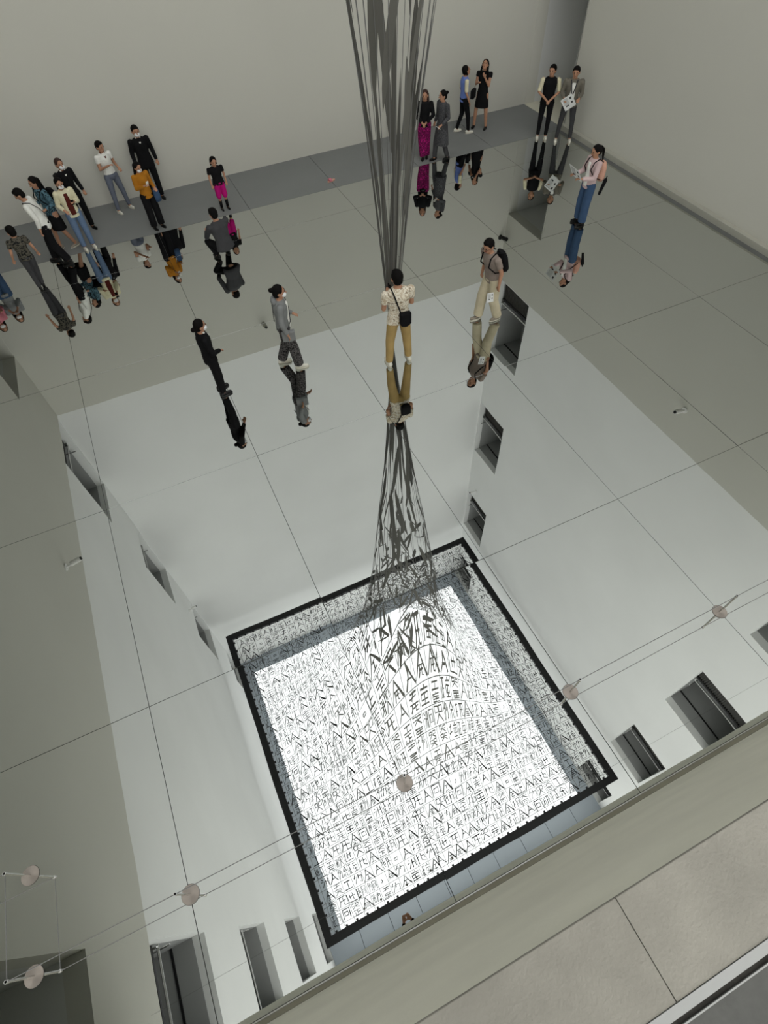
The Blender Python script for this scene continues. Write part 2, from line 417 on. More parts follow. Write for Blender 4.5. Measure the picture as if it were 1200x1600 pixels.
for idx, (r, cx, cy) in enumerate(cells):
    sc = P * rnd.uniform(.82, .98); dx, dy = rnd.uniform(-.03, .03), rnd.uniform(-.03, .03)
    shear = rnd.uniform(-.05, .12); mb = MB() if idx < 200 else rest
    wf_ = 1.0 + max(0, (4.6 - r)) * .07
    for st, ww in compound():
        pts = [(cx + dx + (u - .5 + shear * (v - .5)) * sc, cy + dy + (v - .5) * sc) for u, v in [(u + rnd.uniform(-.025, .025), v + rnd.uniform(-.025, .025)) for u, v in st]]
        w = rnd.uniform(.030, .048) * wf_ * ww
        if ww > 1.2: ribbon(mb, pts, w * .5, w * 1.15)
        else: ribbon(mb, pts, w, w * rnd.uniform(.6, 1.1))
    if idx < 200: obj('character', mb, M_ink, net)
obj('small_characters', rest, M_inkbacklit, net, kind='stuff')
# stretched strokes of the funnel, given by angle and height
def funnel_stroke(th, z0, z1, w, dth=0.0, hook=0.0):
    mb = MB(); N = max(4, int((z1 - z0) / .25))
    for i in range(N + 1):
        t = i / N; z = z0 + (z1 - z0) * t; r = r_of(z); a = axis(z)
        ang = th + dth * (t - .5) + hook * max(0, t - .75) * 3
        prof = min(1.0, 1.2 * math.sin(PI * t) ** .8 + .04) if 0 < t < 1 else .04
        half = min(w * prof / 2, r * .55) / max(r, .02)
        for sgn in (-1, 1):
            q = ang + sgn * half; mb.v.append((a[0] + r*math.cos(q), a[1] + r*math.sin(q), z))
        if i: k = 2*i; mb.f.append((k-2, k-1, k+1, k))
    obj('stretched_character', mb, M_ink, net)
fr_ = random.Random(21)
for k in range(10):      # long strands gathered at the foot
    th = 2*PI*k/10 + fr_.uniform(-.2, .2)
    funnel_stroke(th, fr_.choice([.02, .5, 1.4]), fr_.uniform(3.0, 4.6), fr_.uniform(.04, .085), fr_.uniform(-.5, .5))
for k in range(12):      # broad strokes seen above the heads
    th = 2*PI*k/12 + fr_.uniform(-.25, .25); z0 = fr_.uniform(1.9, 4.2)
    funnel_stroke(th, z0, z0 + fr_.uniform(1.4, 3.4), fr_.uniform(.06, .14), fr_.choice([-1, 1]) * fr_.uniform(.1, .7))
for z0 in (5.4, 6.9, 8.3, 9.7, 11.0):
    m_ = int(17 + z0 * 1.3)
    for k in range(m_):
        th = 2*PI*k/m_ + fr_.uniform(-.2, .2); a = z0 + fr_.uniform(-.6, .6); L = fr_.uniform(.5, 2.0)
        funnel_stroke(th, a, a + L, fr_.uniform(.04, .115), fr_.choice([-1, 1]) * fr_.uniform(.05, .45), fr_.choice([0, 0, .4, -.4]))
for k in range(26):
    th = 2*PI*k/26 + fr_.uniform(-.1, .1); a = 12.2 + fr_.uniform(-.4, .8)
    funnel_stroke(th, a, a + fr_.uniform(.5, 1.5), fr_.uniform(.05, .10), fr_.uniform(-.3, .3), fr_.choice([0, .3, -.3]))
# threads: a grid over the sheet and strings running down the funnel
th_ = MB()
def thread(a, b, w=.017, n=48):
    pts = [(a[0] + (b[0]-a[0])*i/n, a[1] + (b[1]-a[1])*i/n) for i in range(n+1)]
    keep = []
    for p in pts + [None]:
        if p is None or math.hypot(p[0]-C1[0], p[1]-C1[1]) < 1.0:
            if len(keep) > 1: ribbon(th_, keep, w, w, step=5)
            keep = []
        else: keep.append(p)
for a in range(nx + 1):
    x = ix0 + .18 + a * (ix1-ix0-.36)/nx; thread((x, iy0), (x, iy1))
for b in range(ny + 1):
    y = iy0 + .18 + b * (iy1-iy0-.36)/ny; thread((ix0, y), (ix1, y))
obj('grid_threads', th_, M_thread, net, kind='stuff')
ft = MB()
for k in range(24):
    th = 2*PI*k/24 + fr_.uniform(-.05, .05); z1 = fr_.uniform(12, 17)
    pts = []
    for i in range(19):
        z = .01 + z1 * i / 18; r = r_of(z); a = axis(z); pts.append((a[0] + r*math.cos(th), a[1] + r*math.sin(th), z))
    ft.path(pts, .0045, n=4)
obj('funnel_threads', ft, M_thread, net, kind='stuff')
obj('floor_anchor', MB().tube((C0[0], C0[1], 0.0), (C0[0], C0[1], .03), .03, .02, n=10), M_blackm, net)

# ---------------------------------------------------------------- guard cables with steel discs
DZ = CAMZ - 1.5
zt, zb = CAMZ - 1.397, CAMZ - 1.612
dk = [(1.118, .226, 'guard disc on the cables before the right wall, farthest right'), (.598, .222, 'guard disc overlapping the right border of the text net'),
      (.101, .2145, 'guard disc seen against the white middle of the text net'), (-.4355, .2165, 'guard disc on the cables left of the text net border'),
      (-.773, .2175, 'lower guard disc at the cable corner, front of the pair'), (-.765, .411, 'upper guard disc at the cable corner, behind its twin')]
for (x, y, lab) in dk:
    e = empty('guard_disc', (x, y, DZ), 'round brushed steel ' + lab, 'disc', 'steel guard discs')
    mb = MB(); mb.tube((x, y, DZ - .0015), (x, y, DZ + .0015), .0200, n=40); obj('disc', mb, M_disc, e)
    mb = MB()
    for q in range(40):
        a0, a1 = 2*PI*q/40, 2*PI*(q+1)/40
        mb.tube((x + .0202*math.cos(a0), y + .0202*math.sin(a0), DZ), (x + .0202*math.cos(a1), y + .0202*math.sin(a1), DZ), .0005, n=5)
    obj('rim', mb, M_blackm, e)
    obj('rod', MB().tube((x, y, zb), (x, y, zt), .0026, n=10), M_steel, e)
    for zz in (zb, zt - .008): obj('clamp', MB().tube((x, y, zz), (x, y, zz + .008), .0038, n=10), M_steel, e)
P5 = (-.773, .2175); P6 = (-.765, .411)
for z, nm in ((zt - .004, 'upper'), (zb + .004, 'lower')):
    lab = 'thin steel guard cable joining the %s rod ends of the discs' % nm
    mb = MB().path([(XR, .226, z), (1.118, .226, z), (.598, .222, z), (.101, .2145, z), (-.4355, .2165, z), (*P5, z), (*P6, z), (XL, .413, z)], .0010, n=5)
    tag(obj('guard_cable', mb, M_thread), lab, 'cable', 'guard cables')

# ---------------------------------------------------------------- people
SKIN = mat('skin', (176, 132, 106), 0.6, spec=0.25); HAIR = mat('hair', (14, 12, 11), 0.7, spec=0.1); BROWNHAIR = mat('brown_hair', (52, 30, 24), 0.55)
EYE = mat('eye_dark', (24, 18, 16), 0.3); LIP = mat('lip', (140, 80, 72), 0.5); MASK = mat('face_mask', (226, 228, 230), 0.8)
def cl(name, c, **k): return mat('cloth_' + name, c, 0.85, spec=0.12, noise=(7, 0.10), **k)
BLACK = cl('black', (20, 20, 22)); WHITE = cl('white', (226, 226, 220)); CREAM = cl('cream', (214, 208, 178)); MUST = cl('mustard', (170, 112, 34))
MAG = cl('magenta', (176, 22, 112)); DENIM = cl('denim', (98, 118, 146)); BLUEJ = cl('blue_jeans', (62, 84, 114)); GREYJ = cl('grey_jeans', (104, 110, 124))
TAN = cl('tan', (172, 146, 96)); BEIGE = cl('beige', (196, 186, 160)); HOOD = cl('hoodie_grey', (128, 130, 130)); TAUPE = cl('taupe', (138, 126, 118))
DGREY = cl('dark_grey', (62, 62, 64)); COATG = pattern('coat_wool', [(48, 48, 52), (88, 88, 90)], 60); MAROON = cl('maroon', (84, 34, 28)); PINK = cl('pale_pink', (200, 176, 176))
LBLUE = cl('light_blue', (108, 130, 196)); PEACH = cl('peach', (206, 160, 140)); ROSE = cl('rose', (196, 120, 132))
FLORAL = pattern('floral_shirt', [(226, 218, 200), (188, 172, 148), (232, 226, 210), (150, 134, 112)], 17)
TEAL = pattern('teal_print', [(30, 44, 50), (88, 122, 136), (24, 34, 40)], 20); CAMO = pattern('dark_print', [(22, 24, 24), (90, 86, 76), (24, 26, 28)], 16)
DOTS = pattern('patterned_trousers', [(20, 20, 22), (96, 92, 92)], 40); JACK = cl('jacket_grey', (112, 108, 98)); SUITG = cl('charcoal', (66, 66, 68))
MAGP = pattern('magenta_print', [(150, 20, 100), (70, 12, 50), (180, 30, 120)], 24)
SHOE_W = mat('shoe_white', (222, 220, 208), 0.5); SHOE_B = mat('shoe_black', (18, 18, 18), 0.4); SHOE_G = mat('shoe_grey', (140, 132, 120), 0.6); SOLE = mat('shoe_sole', (210, 206, 192), 0.6)
PAPER = mat('paper', (226, 227, 226), 0.8, spec=0.1)
BAKE = []
def fused(name, mb, m, parent, voxel=.011, smooth=4, label=None):
    o = obj(name, mb, m, parent, label, smooth=True)
    r = o.modifiers.new('r', 'REMESH'); r.mode = 'VOXEL'; r.voxel_size = voxel; r.use_smooth_shade = True
    s = o.modifiers.new('s', 'SMOOTH'); s.factor = .5; s.iterations = smooth
    BAKE.append(o); return o
V = Vector
ARMS = {  # elbow, wrist for the right-hand side (x mirrored for the left)
 'down': ((.235, -.03, 1.13), (.245, .05, .90)), 'loose': ((.26, -.06, 1.14), (.30, .04, .92)),
 'phone': ((.215, .02, 1.13), (.075, .25, 1.24)), 'clasp': ((.245, .03, 1.13), (.045, .20, .99)),
 'paper': ((.225, .07, 1.12), (.13, .33, 1.14)), 'back': ((.235, -.12, 1.14), (.06, -.17, .98)),
 'bent': ((.235, -.04, 1.13), (.17, .21, 1.08)), 'chin': ((.18, .10, 1.14), (.07, .20, 1.36)),
 'reach': ((.17, .24, 1.36), (.07, .46, 1.50)), 'hold': ((.225, -.02, 1.13), (.20, .20, 1.00)), 'squat': ((.22, .20, 1.16), (.10, .38, 1.22)),
}
def hand(mb, w, d, up, side):
    """palm, four curled fingers of unequal length and a thumb leaving the side of the palm"""
    d = d.normalized(); x = d.cross(up).normalized() * side; u = x.cross(d).normalized() * side
    c = w + d * .045
    for t in (-.022, -.007, .008, .022): mb.tube(w + x*t*.7, c + x*t + d*.02, .013, .012, n=8, round_=True)
    for i, (t, L) in enumerate(((-.029, .062), (-.010, .072), (.009, .068), (.027, .052))):
        a = c + x*t + d*.025; b = a + (d*.8 - u*.25)*L*.5; e = b + (d*.45 - u*.8)*L*.5
        mb.tube(a, b, .0085, .008, n=7, round_=True); mb.tube(b, e, .008, .0065, n=7, round_=True)
    a = w + d*.02 - x*.022*1; b = a + (-x*.8 + d*.6)*.032; e = b + (d*.9 - x*.15 - u*.2)*.028
    mb.tube(a, b, .0105, .009, n=7, round_=True); mb.tube(b, e, .009, .0075, n=7, round_=True)
WB = 1.10
def person(x, y, z, face, height, label, top=None, top_kind='tee', legs=None, legs_kind='trousers', shoes=SHOE_W, arms=('down', 'down'), stance='stand', lean=0.0,
           head_yaw=0.0, head_pitch=0.0, hair='short', hair_m=None, mask=False, female=False, collar=None, extras=(), group='visitors standing on the mirror floor', child=False, width=1.0):
    """face: heading in degrees, 0 = towards +Y, positive turns to -X"""
    k = height / 1.74
    e = empty('person', (x, y, z), label, 'person', group, local=True)
    e.rotation_euler = (0, 0, math.radians(face)); e.scale = (k*WB, k*WB, k)
    hair_m = hair_m or HAIR
    sh = (.165 if female else .185) * width; hipw = .088; th = .088 if not female else .085
    squat = stance == 'squat'
    pz = .30 if squat else .92; py = -.12 if squat else 0.0
    dz = pz - .92
    def up(p):                      # put a point above the pelvis through lean and squat
        p = V(p); q = V((p.x, p.y, p.z - .92)); q = Matrix.Rotation(-lean, 3, 'X') @ q
        return q + V((0, py, pz))
    # legs
    if stance == 'stand': A = [(.10, .0, .075), (-.10, .02, .075)]; K = [(.10, .025, .49), (-.10, .03, .49)]
    elif stance == 'apart': A = [(.17, .02, .075), (-.17, .0, .075)]; K = [(.14, .03, .49), (-.14, .02, .49)]
    elif stance == 'cross': A = [(.02, .08, .075), (-.08, -.04, .075)]; K = [(.07, .06, .49), (-.08, .02, .49)]
    elif stance == 'walk': A = [(.09, .26, .08), (-.09, -.30, .13)]; K = [(.10, .18, .50), (-.09, -.03, .50)]
    elif stance == 'step': A = [(.10, .14, .075), (-.10, -.14, .085)]; K = [(.10, .10, .49), (-.10, .0, .49)]
    else: A = [(.15, .12, .075), (-.15, .02, .09)]; K = [(.20, .30, .46), (-.19, .20, .36)]
    hips = [V((hipw, py, pz - .02)), V((-hipw, py, pz - .02))]
    A = [V(a) for a in A]; K = [V(a) for a in K]
    chest = .118 if not female else .108
    # body: one fused surface from feet to crown
    b = MB()
    def torso(mb, s, hem, waist=1.0, bulk=1.0):
        secs = [(hem, .158*s*bulk, .112*s), (.98, .155*s, .108*s), (1.10, .138*s*waist, .098*s), (1.24, .155*s, .112*s), (1.34, .168*s, .112*s), (1.42, .150*s, .088*s), (1.47, .075*s, .06*s)]
        rot = Matrix.Rotation(-lean, 3, 'X')
        mb.loft([(up((0, 0, z)), rx * (sh/.185), ry) for z, rx, ry in secs if z >= hem - .001], rot=rot)
    torso(b, .93, .86)
    b.ell((0, py, pz - .01), (.15, .11, .11))
    hd = (up((0, 0, 1.46)))
    for h_, k_, a_, s_ in zip(hips, K, A, (1, -1)):
        b.tube(h_, k_, .082, .052, n=12, round_=True); b.tube(k_, a_, .053, .036, n=12, round_=True)
        b.tube(a_ + V((0, -.03, -.02)), a_ + V((s_*.01, .12, -.045)), .035, .025, n=10, round_=True)
    arms_pts = []
    for s_, nm in zip((1, -1), arms):
        el, wr = ARMS[nm]
        S0 = up((s_*sh, -.005, 1.405)); E0 = up((s_*el[0]*(sh/.185)**.5, el[1], el[2])); W0 = up((s_*wr[0], wr[1], wr[2]))
        if squat and nm == 'down': W0 = up((s_*.2, .1, .98))
        b.tube(S0, E0, .045, .036, n=10, round_=True); b.tube(E0, W0, .036, .025, n=10, round_=True)
        hand(b, W0, (W0 - E0), V((0, 0, 1)) if abs((W0 - E0).normalized().z) < .8 else V((0, 1, 0)), s_)
        arms_pts.append((S0, E0, W0))
    Rh = Matrix.Rotation(math.radians(head_yaw), 3, 'Z') @ Matrix.Rotation(-lean * .6 + math.radians(head_pitch), 3, 'X')
    nb = up((0, .0, 1.44)); hc = nb + Matrix.Rotation(-lean, 3, 'X') @ V((0, .02, .165)); hs = 1.30 if child else 1.07
    H = lambda p: hc + Rh @ (V(p) * hs)
    b.tube(nb, hc + V((0, -.01, -.05)), .052, .047, n=12, round_=True)
    b.ell(hc + Rh @ V((0, -.005, .015)), (.074*hs, .092*hs, .102*hs), Rh, 16, 12); b.ell(H((0, .022, -.062)), (.052*hs, .062*hs, .062*hs), Rh, 14, 10)
    b.tube(H((0, .085, .012)), H((0, .104, -.024)), .009*hs, .014*hs, n=8, round_=True)
    for s_ in (1, -1): b.ell(H((s_*.076, -.005, -.01)), (.012, .02*hs, .03*hs), Rh, 8, 6)
    fused('body', b, SKIN, e, voxel=.0105, smooth=2)
    # face
    if head_pitch > -40:
        for s_ in (1, -1):
            m1 = MB().ell(H((s_*.030, .088, .008)), (.013, .007, .007), Rh, 8, 6); obj('eye', m1, EYE, e, smooth=True)
            obj('eyebrow', MB().tube(H((s_*.018, .090, .028)), H((s_*.045, .080, .027)), .0035, n=6), hair_m, e)
        if not mask: obj('mouth', MB().ell(H((0, .082, -.055)), (.020, .007, .006), Rh, 10, 6), LIP, e, smooth=True)
    if mask:
        fused('face_mask', MB().ell(H((0, .062, -.048)), (.058*hs, .047*hs, .050*hs), Rh, 14, 10), MASK, e, .009, 2)
    # hair
    h = MB()
    h.ell(H((0, -.014, .032)), (.083*hs, .089*hs, .096*hs), Rh, 16, 12)
    if hair == 'short':
        h.ell(H((0, -.034, -.018)), (.072*hs, .060*hs, .075*hs), Rh, 14, 10); h.ell(H((.0, .025, .082)), (.062*hs, .052*hs, .036*hs), Rh, 12, 8)
    else:
        h.ell(H((0, -.04, -.015)), (.078*hs, .066*hs, .085*hs), Rh, 14, 10)
    if hair == 'bun': h.ell(H((0, -.115, .045)), (.042, .04, .042), Rh, 12, 8)
    if hair == 'topbun': h.ell(H((0, -.095, .115)), (.04, .042, .04), Rh, 12, 8)
    if hair == 'lowbun': h.ell(H((0, -.118, -.045)), (.045, .04, .042), Rh, 12, 8)
    if hair == 'ponytail':
        h.tube(H((0, -.10, .05)), H((0, -.15, -.03)), .03, .034, round_=True); h.tube(H((0, -.15, -.03)), H((0, -.14, -.24)), .034, .016, round_=True)
    if hair == 'bob':
        for s_ in (1, -1): h.tube(H((s_*.07, -.02, .02)), H((s_*.072, -.015, -.075)), .026, .024, round_=True)
    if hair == 'long':
        for s_ in (1, -1):
            h.tube(H((s_*.07, -.02, .02)), H((s_*.085, -.01, -.15)), .027, .03, round_=True); h.tube(H((s_*.085, -.01, -.15)), up((s_*.10, .04, 1.27)), .03, .02, round_=True)
        h.tube(H((0, -.07, 0)), up((0, -.10, 1.28)), .07, .05, n=12, round_=True)
    fused('hair', h, hair_m, e, .011, 2)
    # clothing
    def sleeves(mb, frac, r):
        for S0, E0, W0 in arms_pts:
            if frac <= 1: mb.tube(S0, S0 + (E0 - S0)*frac, .058*r, .053*r, n=12, round_=False); mb.ell(S0 - V((0, 0, .012)), (.057*r,)*3)
            else:
                mb.tube(S0, E0, .058*r, .048*r, n=12, round_=True); mb.tube(E0, E0 + (W0 - E0)*(frac - 1), .048*r, .038*r, n=12)
    def legtubes(mb, r0, r1, r2, upto=1.0, stop=None):
        for h_, k_, a_ in zip(hips, K, A):
            mb.tube(h_, k_, .092*r0, .066*r1, n=12, round_=True)
            if upto > 0: mb.tube(k_, k_ + (a_ - k_)*upto, .066*r1, .050*r2, n=12)
    hem = dict(tee=.86, suit=.80, shirt=.82, crop=.99, hoodie=.86, vest=.84, cardigan=.83, coat=.46, dress=.52, jacket=.84, polo=.97, none=None)[top_kind]
    if top:
        t = MB()
        if top_kind == 'coat' and not squat:
            t.loft([(V((0, py, .42)), .22, .17), (V((0, py, .7)), .195, .15), (V((0, py, .95)), .165, .125)], n=20)
            torso(t, 1.08, .90)
        elif top_kind == 'dress':
            t.loft([(V((0, py, .56)), .20, .15), (V((0, py, .75)), .18, .135), (V((0, py, .95)), .155, .115)], n=20)
            torso(t, 1.05, .90)
        else: torso(t, 1.09 if top_kind in ('suit', 'hoodie', 'jacket', 'cardigan') else 1.06, max(hem, .86) if hem < .9 else hem, bulk=1.12)
        if hem < .86 and top_kind not in ('coat', 'dress'): t.loft([(V((0, py, pz - (.92 - hem))), .168*(sh/.185), .125), (up((0, 0, .90)), .165*(sh/.185), .118)])
        fr = dict(tee=.62, polo=.5, vest=.0, suit=1.93, shirt=1.75, hoodie=1.93, cardigan=1.8, coat=1.9, dress=.35, jacket=1.9, crop=.4)[top_kind]
        if fr: sleeves(t, fr, 1.08 if fr > 1 else 1.06)
        fused({'tee': 't_shirt', 'suit': 'suit_jacket', 'polo': 'polo_shirt', 'crop': 'top'}.get(top_kind, top_kind), t, top, e, .0115, 4)
        if top_kind == 'hoodie':
            fused('hood', MB().ell(up((0, -.085, 1.45)), (.10, .055, .075)), top, e, .011, 2)
    if collar:
        c_ = MB()
        for s_ in (1, -1):
            c_.tube(up((s_*.05, .03, 1.475)), up((0, .115, 1.36)), .018, .012, n=8, round_=True)
        fused('shirt_collar', c_, collar, e, .008, 1)
    if legs:
        l = MB()
        if legs_kind == 'skirt':
            l.loft([(V((0, py, .50)), .19, .15), (V((0, py, .72)), .178, .135), (V((0, py, .97)), .142, .108)], n=20)
        else:
            l.ell((0, py, pz), (.163, .122, .12))
            if legs_kind == 'wide': legtubes(l, 1.08, 1.38, 1.75, .97)
            elif legs_kind == 'slim': legtubes(l, 1.0, .95, .92, .97)
            elif legs_kind == 'shorts': legtubes(l, 1.1, 1.38, 1, .25)
            elif legs_kind == 'flare': legtubes(l, 1.0, 1.0, 1.45, 1.0)
            else: legtubes(l, 1.03, 1.1, 1.18, .98)
        fused('skirt' if legs_kind == 'skirt' else 'shorts' if legs_kind == 'shorts' else 'trousers', l, legs, e, .0115, 4)
    for a_, s_ in zip(A, (1, -1)):
        sm = MB(); gz = a_.z - .075
        sm.tube(V((a_.x, a_.y - .045, gz + .045)), V((a_.x + s_*.012, a_.y + .13, gz + .036)), .037, .030, n=12, round_=True)
        sm.ell((a_.x, a_.y - .02, gz + .07), (.038, .050, .035))
        so = fused('shoe', sm, shoes, e, .0095, 2)
        q = MB(); q.loft([(V((a_.x + s_*.006, a_.y + .042, gz + zz)), .042, .126) for zz in (.0, .018)], n=20)
        obj('sole', q, SOLE if shoes is not SHOE_B else SHOE_B, so)
    # things worn or held by the figure
    T_ = .118
    def strap(p, m, r=.009, nm='strap', par=None):
        mb = MB(); pts = [up(a) if a[2] > .8 else V(a) for a in p]
        mb.path(pts, r, n=6); return obj(nm, mb, m, par or e)
    for ex in extras:
        if ex == 'back_bag':          # crossbody bag hanging on the back, strap over the left shoulder
            fused('shoulder_bag', MB().box(-.045, .125, -.215, -.13, pz + .0, pz + .20).ell((.04, -.172, pz - .0), (.085, .043, .06)), BLACK, e, .012, 3)
            strap([(-.02, -.16, 1.10), (-.07, -.145, 1.28), (-.105, -.10, 1.43), (-.10, .03, 1.465), (-.02, .135, 1.32), (.12, .135, 1.08)], BLACK, .011)
        if ex == 'hip_bag':
            fused('shoulder_bag', MB().box(.13, .21, -.05, .17, .72, .92).ell((.17, .06, .74), (.05, .11, .05)), HOOD, e, .012, 3)
            strap([(.17, .05, .92), (.135, .128, 1.10), (.0, .138, 1.27), (-.09, .10, 1.42), (-.11, -.02, 1.475), (-.05, -.12, 1.36), (.10, -.13, 1.10)], DGREY, .007)
        if ex in ('backpack_black', 'backpack_peach'):
            m = BLACK if ex == 'backpack_black' else PEACH
            bp = MB(); bp.loft([(up((0, -.215, z)), rx, ry) for z, rx, ry in ((.96, .10, .06), (1.02, .135, .085), (1.25, .13, .08), (1.36, .09, .05))])
            fused('backpack', bp, m, e, .012, 3)
            for s_ in (1, -1): strap([(s_*.08, -.16, 1.38), (s_*.105, -.04, 1.475), (s_*.11, .075, 1.42), (s_*.115, .135, 1.28), (s_*.15, .04, 1.12), (s_*.12, -.16, 1.02)], BLACK, .011)
        if ex == 'strap': strap([(.10, -.13, 1.05), (-.03, -.145, 1.25), (-.115, -.09, 1.43), (-.11, .03, 1.475), (-.02, .135, 1.33), (.13, .13, 1.05)], BLACK, .007)
        if ex == 'tie':
            strap([(0, .125, 1.37), (0, .142, 1.24)], BLACK, .012, 'tie')
        if ex == 'inner_tee' or ex == 'inner_maroon':
            m = WHITE if ex == 'inner_tee' else MAROON
            im = MB(); im.loft([(up((0, .058, z)), rx, .075) for z, rx in ((.90, .085), (1.10, .075), (1.30, .08), (1.40, .05))])
            fused('inner_top', im, m, e, .012, 3)
        if ex == 'white_vest_sleeves': 
            t = MB(); sleeves(t, .95, 1.0); fused('sleeves', t, CREAM, e, .012, 3)
        if ex == 'socks':
            for a_, k_ in zip(A, K):
                obj('sock', MB().tube(a_ - V((0, 0, .02)), a_ + (k_ - a_)*.62, .043, .054, n=14), BLACK, e, smooth=True)
        if ex == 'glasses':
            gm = MB()
            for s_ in (1, -1):
                for q in range(10):
                    a0, a1 = 2*PI*q/10, 2*PI*(q+1)/10
                    gm.tube(H((s_*.032 + .024*math.cos(a0), .10, .008 + .019*math.sin(a0))), H((s_*.032 + .024*math.cos(a1), .10, .008 + .019*math.sin(a1))), .002, n=4)
                gm.tube(H((s_*.056, .10, .01)), H((s_*.078, 0, .005)), .002, n=4)
            obj('glasses', gm, BLACK, e)
        if ex == 'lapels':
            for s_ in (1, -1): strap([(s_*.075, .075, 1.46), (s_*.05, .128, 1.33), (s_*.015, .132, 1.16)], DGREY, .012, 'lapel')
        if ex == 'tote':
            fused('handbag', MB().box(.20, .30, -.06, .18, .78, 1.0), BLACK, e, .014, 3)
            strap([(.24, .0, 1.0), (.20, .02, 1.25), (.17, .0, 1.44)], BLACK, .008)
    return e, k, up, arms_pts, H
def held(e, k, name, p, size, m, rot=(0, 0, 0), label=None, cat=None, group=None):
    """a thing held in a hand: a top-level thing of its own, placed from the holder's frame"""
    M = Matrix.Translation(e.location) @ Matrix.Rotation(e.rotation_euler.z, 4, 'Z') @ Matrix.Diagonal((k*WB, k*WB, k, 1))
    w = M @ V(p); sx, sy, sz = [s * k / 2 for s in size]
    mb = MB().box(-sx, sx, -sy, sy, -sz, sz)
    o = obj(name, mb, m); o.location = w; o.rotation_euler = (Matrix.Rotation(e.rotation_euler.z, 3, 'Z') @ (Matrix.Rotation(rot[2], 3, 'Z') @ Matrix.Rotation(rot[1], 3, 'Y') @ Matrix.Rotation(rot[0], 3, 'X'))).to_euler()
    return tag(o, label, cat, group)
def leaflet(e, k, p, size, rot, label, fold=.0):
    """a printed sheet: paper with a few printed blocks and grey text lines"""
    o = held(e, k, 'leaflet', p, (size[0], .003, size[1]), PAPER, rot, label, 'leaflet')
    w, h = size[0]*k/2, size[1]*k/2
    for s_ in (-1, 1):
        pr = MB()
        for (u, v, a, b_) in ((-.7, .35, .3, .35), (-.7, -.35, .3, .3), (.1, -.5, .5, .22)):
            pr.box(u*w, (u + a)*w, s_*.0022 - .0004, s_*.0022 + .0004, v*h, (v + b_)*h)
        obj('print_block', pr, DGREY, o)
        pr = MB()
        for q in range(8): pr.box(-.1*w, .75*w, s_*.0022 - .0004, s_*.0022 + .0004, (.75 - q*.13)*h, (.79 - q*.13)*h)
        obj('print_lines', pr, HOOD, o)
    return o
GM = 'visitors standing on the mirror floor'; GW = 'visitors standing along the far wall'
R_, L_, F_, B_ = -90, 90, 180, 0      # facing +x, -x, the camera side, the far wall
person(.35, 8.35, 0, R_ + 8, 1.55, 'woman in black suit with low hair bun and mask, standing alone on the mirror floor', BLACK, 'suit', BLACK, 'trousers', SHOE_B, ('clasp', 'down'), 'stand', 0, 0, -4, 'lowbun', mask=True, female=True, collar=WHITE)
e = person(1.75, 8.46, 0, R_ - 12, 1.68, 'woman in grey hoodie walking, hair bun, white mask, dark patterned wide trousers, grey bag', HOOD, 'hoodie', DOTS, 'wide', SHOE_W, ('down', 'hold'), 'step', .04, 0, 0, 'bun', mask=True, female=True, extras=('inner_tee', 'hip_bag'))
e = person(3.62, 7.58, 0, B_ - 4, 1.86, 'man seen from behind, cream floral shirt, tan trousers, black bag on his back', FLORAL, 'tee', TAN, 'trousers', SHOE_W, ('phone', 'phone'), 'apart', .03, 0, -6, 'short', extras=('back_bag',), width=1.06)
held(e[0], e[1], 'phone', (0, .31, 1.27), (.075, .009, .15), BLACK, (-.3, 0, 0), 'black phone held up by the man in the cream floral shirt', 'phone')
e = person(5.78, 7.95, 0, L_ + 4, 1.74, 'man in taupe T-shirt looking down, glasses, beige trousers, black backpack, leaflet in hand', TAUPE, 'tee', BEIGE, 'wide', SHOE_G, ('down', 'down'), 'step', .22, 12, -12, 'short', extras=('backpack_black', 'glasses'))
leaflet(e[0], e[1], (-.275, .22, .74), (.12, .20), (0, .1, 1.2), 'white folded leaflet in the hand of the man in taupe T-shirt')
e = person(9.63, 10.1, 0, L_ - 6, 1.68, 'woman with ponytail reading a big leaflet, pale pink jacket, blue jeans, peach backpack', PINK, 'jacket', BLUEJ, 'wide', SHOE_B, ('paper', 'paper'), 'stand', 0, 0, -14, 'ponytail', female=True, extras=('backpack_peach', 'inner_tee'))
leaflet(e[0], e[1], (0, .40, 1.22), (.42, .30), (-.5, 0, 0), 'large open leaflet read by the woman with the ponytail')
o_ = held(e[0], e[1], 'umbrella', (-.18, -.22, .90), (.05, .05, .05), BLACK, (.25, 0, 0), 'folded black umbrella hanging from the peach backpack', 'umbrella')
o_.data = bpy.data.meshes.new('umbrella'); mm = MB(); mm.tube((0, 0, -.16), (0, 0, .12), .030, .042, n=12, round_=True); mm.tube((0, 0, .12), (0, 0, .20), .012, n=8, round_=True)
o_.data.from_pydata(mm.v, [], mm.f); o_.data.materials.append(BLACK)
e = person(11.52, 14.45, 0, F_ - 34, 1.72, 'young man in black sleeveless vest over cream T-shirt, black trousers, hands clasped in front', BLACK, 'vest', BLACK, 'slim', SHOE_W, ('clasp', 'clasp'), 'stand', 0, -22, 0, 'short', extras=('white_vest_sleeves',), group=GW)
e = person(11.92, 13.98, 0, F_ - 36, 1.74, 'young man in open grey jacket and white T-shirt holding a newspaper, dark jeans, white trainers', JACK, 'jacket', DGREY, 'slim', SHOE_W, ('bent', 'bent'), 'apart', 0, -10, -6, 'short', extras=('inner_tee', 'lapels'), group=GW)
leaflet(e[0], e[1], (.06, .27, 1.02), (.30, .36), (-.35, .6, 0), 'newspaper leaflet hanging from the hands of the man in grey jacket')
